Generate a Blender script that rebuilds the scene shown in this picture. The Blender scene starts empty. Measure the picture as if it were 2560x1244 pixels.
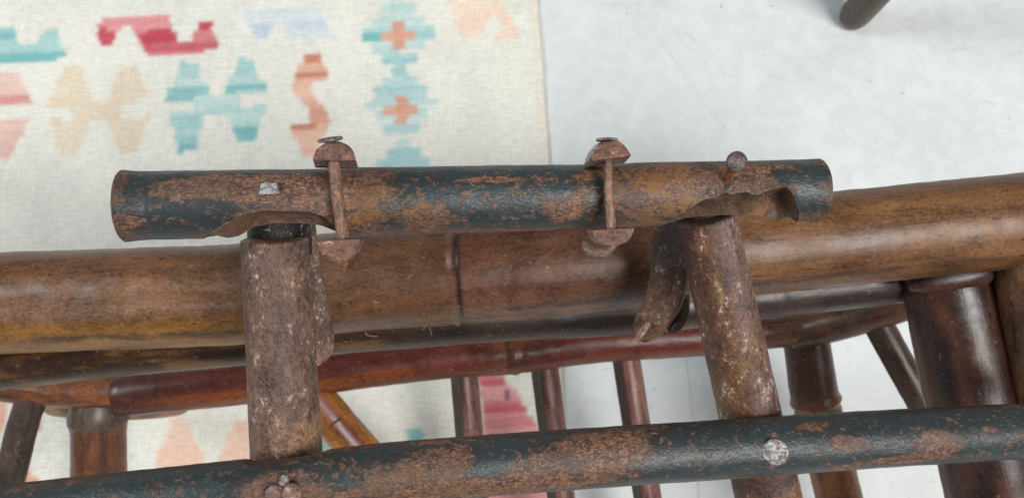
import bpy, bmesh, math, random
import numpy as np
from mathutils import Vector, noise, Matrix

random.seed(4)
scene = bpy.context.scene
COL = scene.collection

# ------------------------------------------------------------------ camera
FPX = 2009.0                       # focal length in pixels of the 2560 px wide photograph
PITCH = math.radians(79)
DFLOOR = 0.78
H = DFLOOR * math.sin(PITCH)
CAM = Vector((0, 0, H))
VD = Vector((0, math.cos(PITCH), -math.sin(PITCH)))
UP = Vector((0, math.sin(PITCH), math.cos(PITCH)))
RT = Vector((1, 0, 0))
cam = bpy.data.cameras.new("camera")
camo = bpy.data.objects.new("camera", cam)
COL.objects.link(camo)
camo.location = CAM
camo.rotation_euler = (math.pi / 2 - PITCH, 0, 0)
cam.sensor_width = 36
cam.lens = FPX / 2560 * 36
cam.clip_start = 0.01
cam.clip_end = 50
cam.dof.use_dof = True
cam.dof.focus_distance = 0.335
cam.dof.aperture_fstop = 17.0
scene.camera = camo

# ------------------------------------------------------------------ light
w = bpy.data.worlds.new("World")
scene.world = w
w.use_nodes = True
bg = w.node_tree.nodes["Background"]
bg.inputs[0].default_value = (0.86, 0.93, 1.0, 1)
bg.inputs[1].default_value = 0.21


def area(name, loc, aim, size, power, color):
    l = bpy.data.lights.new(name, 'AREA')
    l.energy = power
    l.size = size
    l.color = color
    o = bpy.data.objects.new(name, l)
    COL.objects.link(o)
    o.location = loc
    o.rotation_euler = (Vector(aim) - Vector(loc)).to_track_quat('-Z', 'Y').to_euler()
    return o


area("window_light", (1.7, -1.0, 3.5), (0.1, 0.15, 0.1), 1.5, 145, (1.0, 0.975, 0.95))
area("side_window_light", (-2.2, 0.6, 2.2), (-0.05, 0.1, 0.2), 0.9, 46, (0.9, 0.96, 1.0))

vs = scene.view_settings
vs.view_transform = 'Standard'
vs.look = 'None'
vs.exposure = 0
vs.gamma = 1
scene.cycles.use_denoising = True


# ------------------------------------------------------------------ measuring helpers
def P(px, py, d):
    """a point seen at photograph pixel (px,py), d metres in front of the lens"""
    px, py, d = float(px), float(py), float(d)
    return CAM + d * (VD + (px - 1280) / FPX * RT - (py - 622) / FPX * UP)


def F(px, py, z=0.0):
    """the point of the floor (height z) seen at that pixel"""
    px, py = float(px), float(py)
    r = VD + (px - 1280) / FPX * RT - (py - 622) / FPX * UP
    return CAM + r * ((z - H) / r.z)


def lin(c):
    return tuple(((v / 255) / 12.92 if v / 255 <= 0.04045 else ((v / 255 + 0.055) / 1.055) ** 2.4) for v in c)


def mixc(a, b, t):
    t = max(0.0, min(1.0, t))
    return tuple(a[i] * (1 - t) + b[i] * t for i in range(3))


def sst(a, b, x):
    t = max(0.0, min(1.0, (x - a) / (b - a)))
    return t * t * (3 - 2 * t)


def fbm(x, y, z=0.0, o=4):
    return noise.fractal(Vector((x, y, z)), 1.0, 2.0, o)


def lerp_tab(tab, x):
    if x <= tab[0][0]:
        return tab[0][1]
    for (a, b), (c, d) in zip(tab, tab[1:]):
        if x <= c:
            return b + (d - b) * (x - a) / (c - a)
    return tab[-1][1]


def lerp_col(tab, x):
    if x <= tab[0][0]:
        return tab[0][1]
    for (a, b), (c, d) in zip(tab, tab[1:]):
        if x <= c:
            return mixc(b, d, (x - a) / (c - a))
    return tab[-1][1]


# ------------------------------------------------------------------ materials
def newmat(name):
    m = bpy.data.materials.new(name)
    m.use_nodes = True
    nt = m.node_tree
    return m, nt, nt.nodes["Principled BSDF"]


def N(nt, typ, **kw):
    n = nt.nodes.new(typ)
    for k, v in kw.items():
        setattr(n, k, v)
    return n


def attr(nt, name, out):
    n = N(nt, 'ShaderNodeAttribute')
    n.attribute_name = name
    return n.outputs[out]


def mapped(nt, vec, scale):
    mp = N(nt, 'ShaderNodeMapping')
    nt.links.new(vec, mp.inputs[0])
    mp.inputs['Scale'].default_value = scale
    return mp.outputs[0]


def noisen(nt, vec, scale=1, detail=5, rough=0.6, dist=0.0):
    n = N(nt, 'ShaderNodeTexNoise')
    nt.links.new(vec, n.inputs['Vector'])
    n.inputs['Scale'].default_value = scale
    n.inputs['Detail'].default_value = detail
    n.inputs['Roughness'].default_value = rough
    n.inputs['Distortion'].default_value = dist
    return n.outputs['Fac']


def math_(nt, op, a, b=None, c=None, clamp=False):
    n = N(nt, 'ShaderNodeMath', operation=op, use_clamp=clamp)
    for i, v in enumerate((a, b, c)):
        if v is None:
            continue
        if isinstance(v, (int, float)):
            n.inputs[i].default_value = v
        else:
            nt.links.new(v, n.inputs[i])
    return n.outputs[0]


def ramp(nt, val, a, b, lo=0.0, hi=1.0):
    n = N(nt, 'ShaderNodeMapRange', interpolation_type='SMOOTHSTEP')
    nt.links.new(val, n.inputs[0])
    n.inputs[1].default_value = a
    n.inputs[2].default_value = b
    n.inputs[3].default_value = lo
    n.inputs[4].default_value = hi
    return n.outputs[0]


def mix(nt, fac, a, b, mode='MIX'):
    n = N(nt, 'ShaderNodeMix', data_type='RGBA', blend_type=mode)
    if isinstance(fac, (int, float)):
        n.inputs[0].default_value = fac
    else:
        nt.links.new(fac, n.inputs[0])
    for i, v in ((6, a), (7, b)):
        if isinstance(v, tuple):
            n.inputs[i].default_value = (*v[:3], 1)
        else:
            nt.links.new(v, n.inputs[i])
    return n.outputs[2]


def bump(nt, bsdf, height, strength, dist):
    b = N(nt, 'ShaderNodeBump')
    b.inputs['Strength'].default_value = strength
    b.inputs['Distance'].default_value = dist
    nt.links.new(height, b.inputs['Height'])
    nt.links.new(b.outputs[0], bsdf.inputs['Normal'])


def seps(nt, colr):
    n = N(nt, 'ShaderNodeSeparateColor')
    nt.links.new(colr, n.inputs[0])
    return n.outputs


def make_rustpaint():
    """flaking dark blue-black paint over rust; 'wear' attribute: R rust amount, G orange amount, B darkness of the rust"""
    m, nt, b = newmat("flaking_paint_over_rust")
    v = attr(nt, 'grain', 'Vector')
    s = seps(nt, attr(nt, 'wear', 'Color'))
    n1 = noisen(nt, mapped(nt, v, (90, 125, 125)), 1, 8, 0.72, 0.5)
    n2 = noisen(nt, mapped(nt, v, (300, 400, 400)), 1, 6, 0.72, 0.3)
    n3 = noisen(nt, mapped(nt, v, (38, 60, 60)), 1, 5, 0.62)
    n4 = noisen(nt, mapped(nt, v, (700, 1100, 1100)), 1, 3, 0.65)
    n5 = noisen(nt, mapped(nt, v, (330, 620, 620)), 1, 2, 0.5, 0.8)
    f = math_(nt, 'ADD', math_(nt, 'MULTIPLY', n1, 0.60), math_(nt, 'MULTIPLY', n2, 0.55))
    f = math_(nt, 'ADD', f, math_(nt, 'MULTIPLY', math_(nt, 'SUBTRACT', s[0], 0.5), 0.80))
    mask = ramp(nt, f, 0.49, 0.665)
    stain = ramp(nt, f, 0.40, 0.56)
    paint = mix(nt, n3, (0.014, 0.020, 0.021), (0.035, 0.049, 0.053))
    paint = mix(nt, math_(nt, 'MULTIPLY', stain, 0.75), paint, (0.030, 0.022, 0.017))
    paint = mix(nt, ramp(nt, n2, 0.57, 0.72, 0, 0.45), paint, (0.075, 0.060, 0.048))
    rust = mix(nt, ramp(nt, n2, 0.40, 0.60), (0.052, 0.024, 0.015), (0.185, 0.088, 0.052))
    rust = mix(nt, ramp(nt, n4, 0.52, 0.64, 0, 0.85), rust, (0.31, 0.178, 0.120))
    rust = mix(nt, ramp(nt, n4, 0.47, 0.37, 0, 0.8), rust, (0.040, 0.024, 0.018))
    rust = mix(nt, ramp(nt, n3, 0.60, 0.38, 0, 0.55), rust, (0.070, 0.042, 0.032))
    orange = mix(nt, n2, (0.10, 0.045, 0.014), (0.30, 0.135, 0.036))
    og = math_(nt, 'MULTIPLY', s[1], ramp(nt, n1, 0.42, 0.62))
    rust = mix(nt, og, rust, orange)
    rust = mix(nt, math_(nt, 'MULTIPLY', s[2], 0.85), rust, (0.036, 0.021, 0.015))
    fleck = math_(nt, 'MULTIPLY', ramp(nt, n2, 0.535, 0.60), ramp(nt, n1, 0.40, 0.52))
    fleck = math_(nt, 'MULTIPLY', fleck, 0.85)
    mask = math_(nt, 'MAXIMUM', mask, fleck)
    col = mix(nt, mask, paint, rust)
    col = mix(nt, ramp(nt, n4, 0.72, 0.77, 0, 0.6), col, (0.42, 0.38, 0.34))
    nt.links.new(col, b.inputs['Base Color'])
    nt.links.new(math_(nt, 'ADD', ramp(nt, mask, 0, 1, 0.30, 0.48), math_(nt, 'MULTIPLY', n2, 0.16)), b.inputs['Roughness'])
    hgt = math_(nt, 'ADD', math_(nt, 'MULTIPLY', n2, 0.45), math_(nt, 'MULTIPLY', n4, 0.30))
    hgt = math_(nt, 'ADD', hgt, math_(nt, 'MULTIPLY', n5, 0.5))
    hgt = math_(nt, 'ADD', hgt, math_(nt, 'MULTIPLY', mask, -0.22))
    bump(nt, b, hgt, 0.62, 0.0008)
    return m


def make_rust():
    """bare rust-brown surface; 'tint' gives the base hue"""
    m, nt, b = newmat("bare_rust_brown")
    v = attr(nt, 'grain', 'Vector')
    t = attr(nt, 'tint', 'Color')
    n1 = noisen(nt, mapped(nt, v, (60, 100, 100)), 1, 7, 0.70, 0.4)
    n2 = noisen(nt, mapped(nt, v, (330, 430, 430)), 1, 6, 0.72, 0.3)
    n4 = noisen(nt, mapped(nt, v, (800, 1100, 1100)), 1, 3, 0.65)
    k = math_(nt, 'ADD', ramp(nt, n1, 0.36, 0.64, 0.55, 1.15), ramp(nt, n2, 0.38, 0.62, -0.24, 0.24))
    k = math_(nt, 'ADD', k, ramp(nt, n4, 0.36, 0.64, -0.17, 0.20))
    k = math_(nt, 'MAXIMUM', k, 0.12)
    cc = N(nt, 'ShaderNodeCombineColor')
    for i in range(3):
        nt.links.new(k, cc.inputs[i])
    col = mix(nt, 1.0, t, cc.outputs[0], 'MULTIPLY')
    col = mix(nt, ramp(nt, n1, 0.56, 0.72, 0, 0.4), col, (0.17, 0.11, 0.055))
    sp = math_(nt, 'MULTIPLY', ramp(nt, n2, 0.55, 0.61), ramp(nt, n1, 0.49, 0.58))
    pit = math_(nt, 'MULTIPLY', ramp(nt, n2, 0.44, 0.38), ramp(nt, n4, 0.50, 0.42))
    col = mix(nt, math_(nt, 'MULTIPLY', pit, 0.8), col, (0.025, 0.016, 0.012))
    col = mix(nt, math_(nt, 'MULTIPLY', sp, 0.85), col, (0.46, 0.41, 0.37))  # pale flecks: scuffs, plus glints painted into the colour
    geo = N(nt, 'ShaderNodeNewGeometry')
    edge = math_(nt, 'MULTIPLY', ramp(nt, geo.outputs['Pointiness'], 0.53, 0.62), ramp(nt, n2, 0.38, 0.58))
    col = mix(nt, math_(nt, 'MULTIPLY', edge, 0.7), col, (0.44, 0.40, 0.38))
    nt.links.new(col, b.inputs['Base Color'])
    nt.links.new(ramp(nt, n2, 0.3, 0.7, 0.30, 0.55), b.inputs['Roughness'])
    bump(nt, b, math_(nt, 'ADD', math_(nt, 'MULTIPLY', n2, 0.7), math_(nt, 'MULTIPLY', n4, 0.4)), 0.85, 0.0010)
    return m


def make_bamboo(name='aged_bamboo', r0=0.31, r1=0.46):
    m, nt, b = newmat(name)
    v = attr(nt, 'grain', 'Vector')
    t = attr(nt, 'tint', 'Color')
    st = noisen(nt, mapped(nt, v, (11, 120, 120)), 1, 5, 0.62, 0.3)
    st2 = noisen(nt, mapped(nt, v, (45, 520, 520)), 1, 4, 0.6)
    bl = noisen(nt, mapped(nt, v, (30, 48, 48)), 1, 7, 0.68, 0.8)
    spk = noisen(nt, mapped(nt, v, (230, 360, 360)), 1, 3, 0.6)
    fine = noisen(nt, mapped(nt, v, (420, 620, 620)), 1, 5, 0.7)
    k = math_(nt, 'ADD', ramp(nt, st, 0.3, 0.7, 0.76, 1.12), ramp(nt, bl, 0.3, 0.7, -0.30, 0.26))
    k = math_(nt, 'ADD', k, ramp(nt, st2, 0.3, 0.7, -0.07, 0.07))
    k = math_(nt, 'ADD', k, ramp(nt, fine, 0.38, 0.62, -0.22, 0.22))
    cc = N(nt, 'ShaderNodeCombineColor')
    for i in range(3):
        nt.links.new(k, cc.inputs[i])
    col = mix(nt, 1.0, t, cc.outputs[0], 'MULTIPLY')
    col = mix(nt, ramp(nt, spk, 0.62, 0.69, 0, 0.65), col, (0.022, 0.013, 0.009))
    cr = noisen(nt, mapped(nt, v, (7, 330, 330)), 1, 3, 0.6, 0.1)
    col = mix(nt, ramp(nt, cr, 0.645, 0.68, 0, 0.6), col, (0.030, 0.019, 0.014))
    fl = noisen(nt, mapped(nt, v, (260, 420, 420)), 1, 3, 0.6, 0.5)
    col = mix(nt, ramp(nt, fl, 0.63, 0.70, 0, 0.4), col, (0.30, 0.19, 0.10))
    col = mix(nt, ramp(nt, bl, 0.62, 0.75, 0, 0.6), col, (0.045, 0.025, 0.017))
    nt.links.new(col, b.inputs['Base Color'])
    b.inputs['Specular IOR Level'].default_value = 0.44
    nt.links.new(ramp(nt, bl, 0.3, 0.7, r0, r1), b.inputs['Roughness'])
    bump(nt, b, math_(nt, 'ADD', math_(nt, 'MULTIPLY', st2, 0.5), math_(nt, 'MULTIPLY', fine, 0.5)), 0.4, 0.0005)
    return m


def make_steel(name, c1, c2, metal, lo, hi):
    m, nt, b = newmat(name)
    tc = N(nt, 'ShaderNodeTexCoord')
    n1 = noisen(nt, mapped(nt, tc.outputs['Object'], (330, 330, 330)), 1, 5, 0.65, 0.6)
    n2 = noisen(nt, mapped(nt, tc.outputs['Object'], (900, 900, 900)), 1, 4, 0.6)
    m1 = ramp(nt, n1, lo, hi)
    col = mix(nt, m1, c1, c2)
    col = mix(nt, ramp(nt, n2, 0.55, 0.42, 0, 0.6), col, c1)
    nt.links.new(col, b.inputs['Base Color'])
    nt.links.new(math_(nt, 'MULTIPLY', m1, metal), b.inputs['Metallic'])
    nt.links.new(ramp(nt, n2, 0.3, 0.7, 0.34, 0.6), b.inputs['Roughness'])
    bump(nt, b, math_(nt, 'ADD', n1, math_(nt, 'MULTIPLY', n2, 0.4)), 0.6, 0.0006)
    return m


def make_floor():
    m, nt, b = newmat("pale_polished_concrete")
    tc = N(nt, 'ShaderNodeTexCoord')
    v = tc.outputs['Object']
    n1 = noisen(nt, mapped(nt, v, (7, 7, 7)), 1, 6, 0.6, 0.5)
    n2 = noisen(nt, mapped(nt, v, (60, 60, 60)), 1, 5, 0.6)
    n3 = noisen(nt, mapped(nt, v, (95, 95, 95)), 1, 2, 0.5)
    col = mix(nt, ramp(nt, n1, 0.3, 0.7), (0.585, 0.62, 0.612), (0.665, 0.692, 0.682))
    col = mix(nt, ramp(nt, n2, 0.38, 0.65, 0, 0.25), col, (0.80, 0.82, 0.81))
    col = mix(nt, ramp(nt, n3, 0.715, 0.76, 0, 0.55), col, (0.34, 0.36, 0.36))
    n4 = noisen(nt, mapped(nt, v, (22, 30, 22)), 1, 8, 0.72, 1.2)
    col = mix(nt, ramp(nt, n4, 0.54, 0.68, 0, 0.4), col, (0.50, 0.535, 0.525))
    n5 = noisen(nt, mapped(nt, v, (14, 160, 30)), 1, 4, 0.6, 0.6)
    col = mix(nt, ramp(nt, n5, 0.62, 0.72, 0, 0.4), col, (0.78, 0.80, 0.79))
    nt.links.new(col, b.inputs['Base Color'])
    nt.links.new(ramp(nt, n2, 0.3, 0.7, 0.45, 0.62), b.inputs['Roughness'])
    bump(nt, b, n2, 0.1, 0.001)
    return m


def make_rug():
    m, nt, b = newmat("flatwoven_wool")
    tc = N(nt, 'ShaderNodeTexCoord')
    v = tc.outputs['Object']
    t = attr(nt, 'tint', 'Color')
    n1 = noisen(nt, mapped(nt, v, (10, 10, 10)), 1, 6, 0.6, 0.4)
    wv = noisen(nt, mapped(nt, v, (90, 700, 300)), 1, 4, 0.6)
    wp = noisen(nt, mapped(nt, v, (700, 60, 300)), 1, 4, 0.6)
    k = math_(nt, 'ADD', ramp(nt, n1, 0.3, 0.7, 0.93, 1.05), ramp(nt, wv, 0.3, 0.7, -0.10, 0.09))
    k = math_(nt, 'ADD', k, ramp(nt, wp, 0.3, 0.7, -0.06, 0.05))
    cc = N(nt, 'ShaderNodeCombineColor')
    for i in range(3):
        nt.links.new(k, cc.inputs[i])
    col = mix(nt, 1.0, t, cc.outputs[0], 'MULTIPLY')
    st = noisen(nt, mapped(nt, v, (26, 34, 30)), 1, 3, 0.55)
    col = mix(nt, ramp(nt, st, 0.69, 0.78, 0, 0.45), col, (0.33, 0.31, 0.32))
    nt.links.new(col, b.inputs['Base Color'])
    b.inputs['Roughness'].default_value = 0.9
    wn = N(nt, 'ShaderNodeTexWave', wave_type='BANDS', bands_direction='DIAGONAL')
    nt.links.new(v, wn.inputs['Vector'])
    wn.inputs['Scale'].default_value = 190
    wn.inputs['Distortion'].default_value = 1.5
    bump(nt, b, math_(nt, 'ADD', math_(nt, 'MULTIPLY', wn.outputs['Fac'], 0.5), wv), 0.6, 0.0012)
    return m


M_PAINT, M_RUST, M_BAMBOO, M_STEEL, M_FLOOR, M_RUG = (make_rustpaint(), make_rust(), make_bamboo(),
    make_steel('tarnished_nail_steel', (0.070, 0.046, 0.036), (0.17, 0.145, 0.135), .3, .42, .62),
                                                      make_floor(), make_rug())
M_LACQ = make_bamboo('lacquered_bamboo', 0.27, 0.40)
M_RIVET = make_steel('chipped_pale_rivet', (0.15, 0.115, 0.10), (0.50, 0.49, 0.47), .3, .42, .54)
M_SCRAPE = make_steel('scraped_bare_steel', (0.11, 0.10, 0.095), (0.40, 0.40, 0.40), .3, .42, .58)


# ------------------------------------------------------------------ object helpers
def empty(name, loc, label, cat, group=None):
    o = bpy.data.objects.new(name, None)
    COL.objects.link(o)
    o.location = loc
    o.empty_display_size = 0.02
    o['label'] = label
    o['category'] = cat
    if group:
        o['group'] = group
    bpy.context.view_layer.update()
    return o


def finish(name, me, mat, parent, smooth=True, sharp=50):
    me.materials.append(mat)
    if smooth:
        me.polygons.foreach_set('use_smooth', [True] * len(me.polygons))
        me.set_sharp_from_angle(angle=math.radians(sharp))
    o = bpy.data.objects.new(name, me)
    COL.objects.link(o)
    if parent is not None:
        o.parent = parent
        o.matrix_parent_inverse = Matrix.Translation(parent.matrix_world.translation).inverted()
        if parent.type == 'MESH':
            o.matrix_parent_inverse = Matrix.Identity(4)
    return o


def set_attr(me, name, typ, vals):
    a = me.attributes.new(name, typ, 'POINT')
    key = 'vector' if typ == 'FLOAT_VECTOR' else 'color'
    a.data.foreach_set(key, np.asarray(vals, dtype=np.float32).ravel())


def spline(pts, n):
    """Catmull-Rom through tuples, n samples, returns rows"""
    a = np.array(pts, float)
    a = np.vstack([2 * a[0] - a[1], a, 2 * a[-1] - a[-2]])
    seg = len(pts) - 1
    out = []
    for i in range(n):
        u = i / (n - 1) * seg
        k = min(int(u), seg - 1)
        t = u - k
        p0, p1, p2, p3 = a[k], a[k + 1], a[k + 2], a[k + 3]
        out.append(0.5 * ((2 * p1) + (-p0 + p2) * t + (2 * p0 - 5 * p1 + 4 * p2 - p3) * t * t +
                          (-p0 + 3 * p1 - 3 * p2 + p3) * t ** 3))
    return np.array(out)


def frames(rows):
    """axis points, radii and a frame (along, toward the lens, third) for each row (px,py,Rpx,depth)"""
    pts = [P(r[0], r[1], r[3]) for r in rows]
    rad = [float(r[2] * r[3] / FPX) for r in rows]
    fr = []
    for i, p in enumerate(pts):
        a = (pts[min(i + 1, len(pts) - 1)] - pts[max(i - 1, 0)]).normalized()
        n = CAM - p
        n = (n - a * n.dot(a)).normalized()
        fr.append((a, n, a.cross(n)))
    return pts, rad, fr


def pole(name, parent, mat, pts, tint=None, wear=None, n=60, seg=40, rmod=None, rough=0.0, nodes=(), caps=True,
         bevel=0.0015, seed=0.0, hollow=False):
    """a round culm or tube swept along measured points (px,py,Rpx,depth); angle 0 faces the lens"""
    rows = spline(pts, n)
    P_, R_, FR = frames(rows)
    along = [0.0]
    for i in range(1, len(P_)):
        along.append(along[-1] + (P_[i] - P_[i - 1]).length)
    L = along[-1]
    verts, faces, grain, tints, wears = [], [], [], [], []
    for i in range(len(P_)):
        a, nn, d = FR[i]
        s = along[i]
        e = min(s, L - s)
        base = R_[i]
        if e < bevel:
            base -= bevel * (1 - math.sqrt(max(0.0, 1 - (1 - e / bevel) ** 2))) * 0.8
        for (ns, amp, wid) in nodes:
            x = (s - ns * L) / wid
            base += amp * math.exp(-x * x) - amp * 0.55 * math.exp(-((x - 1.7) / 0.7) ** 2)
        for j in range(seg):
            ph = -math.pi + 2 * math.pi * j / seg
            r = base
            if rmod:
                r *= rmod(rows[i][0], rows[i][1], math.degrees(ph))
            if rough:
                r += rough * fbm(s * 90 + seed, math.cos(ph) * 2.2, math.sin(ph) * 2.2 + seed)
                r += rough * 0.8 * fbm(s * 25 + seed, math.cos(ph) * .8 + 9, math.sin(ph) * .8)
            v = P_[i] + (nn * math.cos(ph) + d * math.sin(ph)) * r
            verts.append(v)
            grain.append((s + seed, R_[i] * math.cos(ph), R_[i] * math.sin(ph)))
            if tint:
                tints.append((*tint(rows[i][0], rows[i][1], math.degrees(ph)), 1))
            if wear:
                wears.append((*wear(rows[i][0], rows[i][1], math.degrees(ph)), 1))
    for i in range(len(P_) - 1):
        for j in range(seg):
            k = (j + 1) % seg
            faces.append((i * seg + j, i * seg + k, (i + 1) * seg + k, (i + 1) * seg + j))
    if caps:
        for i, flip in ((0, False), (len(P_) - 1, True)):
            q = len(verts)
            verts.append(P_[i])
            grain.append((along[i] + seed, 0, 0))
            if tint:
                tints.append(tints[i * seg])
            if wear:
                wears.append(wears[i * seg])
            for j in range(seg):
                k = (j + 1) % seg
                f = (q, i * seg + k, i * seg + j)
                faces.append(f if not flip else f[::-1])
    me = bpy.data.meshes.new(name)
    me.from_pydata(verts, [], faces)
    set_attr(me, 'grain', 'FLOAT_VECTOR', grain)
    if tint:
        set_attr(me, 'tint', 'FLOAT_COLOR', tints)
    if wear:
        set_attr(me, 'wear', 'FLOAT_COLOR', wears)
    return finish(name, me, mat, parent)


def from_bm(name, bm, mat, parent, tintc=None, sharp=35, smooth=True):
    me = bpy.data.meshes.new(name)
    bmesh.ops.recalc_face_normals(bm, faces=bm.faces)
    bm.to_mesh(me)
    bm.free()
    if tintc is not None:
        set_attr(me, 'grain', 'FLOAT_VECTOR', [v.co[:] for v in me.vertices])
        set_attr(me, 'tint', 'FLOAT_COLOR', [(*(tintc(v.co) if callable(tintc) else tintc), 1) for v in me.vertices])
    return finish(name, me, mat, parent, smooth, sharp)


# ------------------------------------------------------------------ setting: floor
def build_floor():
    bm = bmesh.new()
    c = F(1280, 622)
    bmesh.ops.create_grid(bm, x_segments=2, y_segments=2, size=6)
    bmesh.ops.translate(bm, verts=bm.verts, vec=(c.x, c.y, 0))
    o = from_bm('floor', bm, M_FLOOR, None)
    o['kind'] = 'structure'
    # faint pale trowel line and slab joint: thin raised ridges of the screed
    for pts, wd in (([(1575, -40), (1600, 20), (1665, 120), (1720, 200), (1790, 295), (1812, 320)], 0.0021),
                    ([(1700, 820), (1722, 960), (1738, 1090), (1752, 1290), (1760, 1400)], 0.0016)):
        rows = spline(pts, 40)
        vs_, fs_ = [], []
        for i, (x, y) in enumerate(rows):
            p = F(x, y)
            q = F(*(rows[min(i + 1, 39)])) - F(*(rows[max(i - 1, 0)]))
            sd = Vector((q.y, -q.x, 0)).normalized()
            ww = wd * (0.7 + 0.5 * fbm(i * .3, wd * 999)) * min(1, i / 6 + .1, (39 - i) / 6 + .1)
            for u, z in ((-1, 0.0002), (-.4, 0.0008), (.4, 0.0008), (1, 0.0002)):
                vs_.append(p + sd * ww * u + Vector((0, 0, z)))
        for i in range(39):
            for j in range(3):
                fs_.append((i * 4 + j, i * 4 + j + 1, i * 4 + 5 + j, i * 4 + 4 + j))
        me = bpy.data.meshes.new('screed_line')
        me.from_pydata(vs_, [], fs_)
        finish('screed_line', me, M_FLOOR, o)
    return o


build_floor()


# ------------------------------------------------------------------ rug
def build_rug():
    ZR = 0.004
    # rug frame: rotated 3.3 degrees, right edge measured
    e0, e1 = F(1352, 60), F(1411, 1000)
    vdir = (e1 - e0).normalized()
    udir = Vector((vdir.y, -vdir.x, 0))          # to the left in the picture
    if udir.x > 0:
        udir = -udir
    step = 0.0014
    nu, nv = 470, 540
    org = e0 - vdir * 0.16
    U, V = np.meshgrid(np.arange(nu) * step, np.arange(nv) * step)
    wob = np.array([0.0022 * fbm(j * step * 11, 3.3) + 0.0006 * fbm(j * step * 60, 8.1) for j in range(nv)])
    edge = np.exp(-U / 0.02)
    X = org.x + udir.x * U + vdir.x * V + wob[:, None] * edge
    Y = org.y + udir.y * U + vdir.y * V
    # photograph coordinates of the weave positions, used to lay out the measured pattern
    dx, dy, dz = X - CAM.x, Y - CAM.y, ZR - CAM.z
    dep = dx * VD.x + dy * VD.y + dz * VD.z
    jag = np.round(V / 0.0050)                                   # weft passes step the outlines
    PX = 1280 + FPX * dx / dep
    PY = 622 - FPX * (dx * UP.x + dy * UP.y + dz * UP.z) / dep
    rng = np.random.default_rng(2)
    rowj = rng.normal(0, 1.0, 900)
    Uq = np.round(U / 0.0026) * 0.0026
    Xq = org.x + udir.x * Uq + vdir.x * jag * 0.0050 - CAM.x
    Yq = org.y + udir.y * Uq + vdir.y * jag * 0.0050 - CAM.y
    dq = Xq * VD.x + Yq * VD.y + dz * VD.z
    PXj = 1280 + FPX * Xq / dq + rowj[(np.abs(jag) % 900).astype(int)] * 1.5
    PY = 622 - FPX * (Xq * UP.x + Yq * UP.y + dz * UP.z) / dq
    base = np.array(lin((226, 224, 213)))
    C = np.ones(X.shape + (3,)) * base

    def inside(poly, A=PXj, B=PY):
        r = np.zeros(A.shape, bool)
        n = len(poly)
        for i in range(n):
            x1, y1 = poly[i]
            x2, y2 = poly[(i + 1) % n]
            if y1 == y2:
                continue
            c = ((y1 > B) != (y2 > B)) & (A < (x2 - x1) * (B - y1) / (y2 - y1) + x1)
            r ^= c
        return r

    rowv = rng.uniform(0, 1, 900)

    def abrash(seed, amount):
        k = rng.permutation(900)
        q = np.abs(jag) / 2.6
        q0 = q.astype(int)
        ff = q - q0
        t = (rowv[k][q0 % 900] * (1 - ff) + rowv[k][(q0 + 1) % 900] * ff) * 0.75 + rowv[k][(np.abs(jag)).astype(int) % 900] * 0.25
        t = np.clip((t - .5) * 1.5 + .5, 0, 1)
        return (t * amount)[..., None]

    def fill(poly, c1, c2, amount=1.0, keep=1.0):
        ms = inside(poly)
        t = abrash(0, amount)
        colr = np.array(lin(c1)) * (1 - t) + np.array(lin(c2)) * t
        kk = keep * (.96 if c1[0] - c1[1] > 90 else .84)
        C[ms] = (colr * kk + C * (1 - kk))[ms]

    RED, RED2 = (196, 84, 98), (222, 152, 150)
    TEAL, TEAL2, TEALD = (140, 194, 194), (206, 222, 214), (92, 164, 164)
    OR1, OR2 = (202, 126, 102), (232, 186, 158)
    # red hooked bar
    fill([(232, 55), (270, 47), (420, 42), (425, 62), (440, 85), (450, 106), (470, 108), (481, 100), (485, 80), (495, 78),
          (495, 58), (528, 55), (533, 85), (545, 105), (551, 127), (500, 131), (370, 138), (355, 115), (343, 98), (335, 72),
          (325, 68), (300, 70), (290, 85), (285, 110), (265, 114), (250, 110), (243, 85), (240, 70)], RED, RED2)
    fill([(345, 85), (425, 66), (445, 104), (360, 116)], (188, 66, 84), (202, 90, 102))
    fill([(495, 58), (528, 55), (532, 76), (495, 79)], (188, 66, 84), (196, 80, 92))
    fill([(243, 74), (290, 72), (285, 110), (250, 110)], (188, 66, 84), (200, 90, 100))
    # teal bar at the left
    fill([(-60, 66), (28, 65), (38, 98), (55, 116), (85, 112), (100, 95), (110, 78), (140, 78), (150, 105), (165, 130),
          (165, 146), (-60, 162)], TEAL, (172, 208, 204))
    fill([(-60, 138), (165, 124), (165, 146), (-60, 162)], TEALD, (110, 178, 174))
    fill([(-60, 86), (36, 82), (40, 98), (-60, 102)], TEALD, TEAL)
    # pale blue bars
    fill([(608, 30), (800, 25), (815, 50), (825, 75), (842, 96), (730, 100), (715, 66), (690, 56), (675, 85), (655, 100),
          (640, 95), (625, 60)], (196, 208, 218), (214, 221, 222))
    fill([(620, 58), (678, 56), (668, 96), (640, 96)], (180, 196, 218), (196, 208, 222))
    fill([(714, 54), (815, 50), (820, 64), (716, 68)], (182, 198, 216), (196, 208, 222))
    # salmon diamond
    fill([(-70, 180), (45, 180), (55, 205), (70, 232), (79, 264), (-70, 276)], (224, 176, 164), (232, 194, 182))
    fill([(-70, 244), (74, 240), (79, 264), (-70, 270)], (210, 142, 134), (222, 168, 158))
    fill([(-70, 298), (72, 297), (62, 330), (40, 372), (22, 402), (-70, 402)], (224, 176, 164), (230, 190, 176))
    # cream pair
    CR, CR2 = (222, 200, 170), (224, 208, 184)
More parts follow.
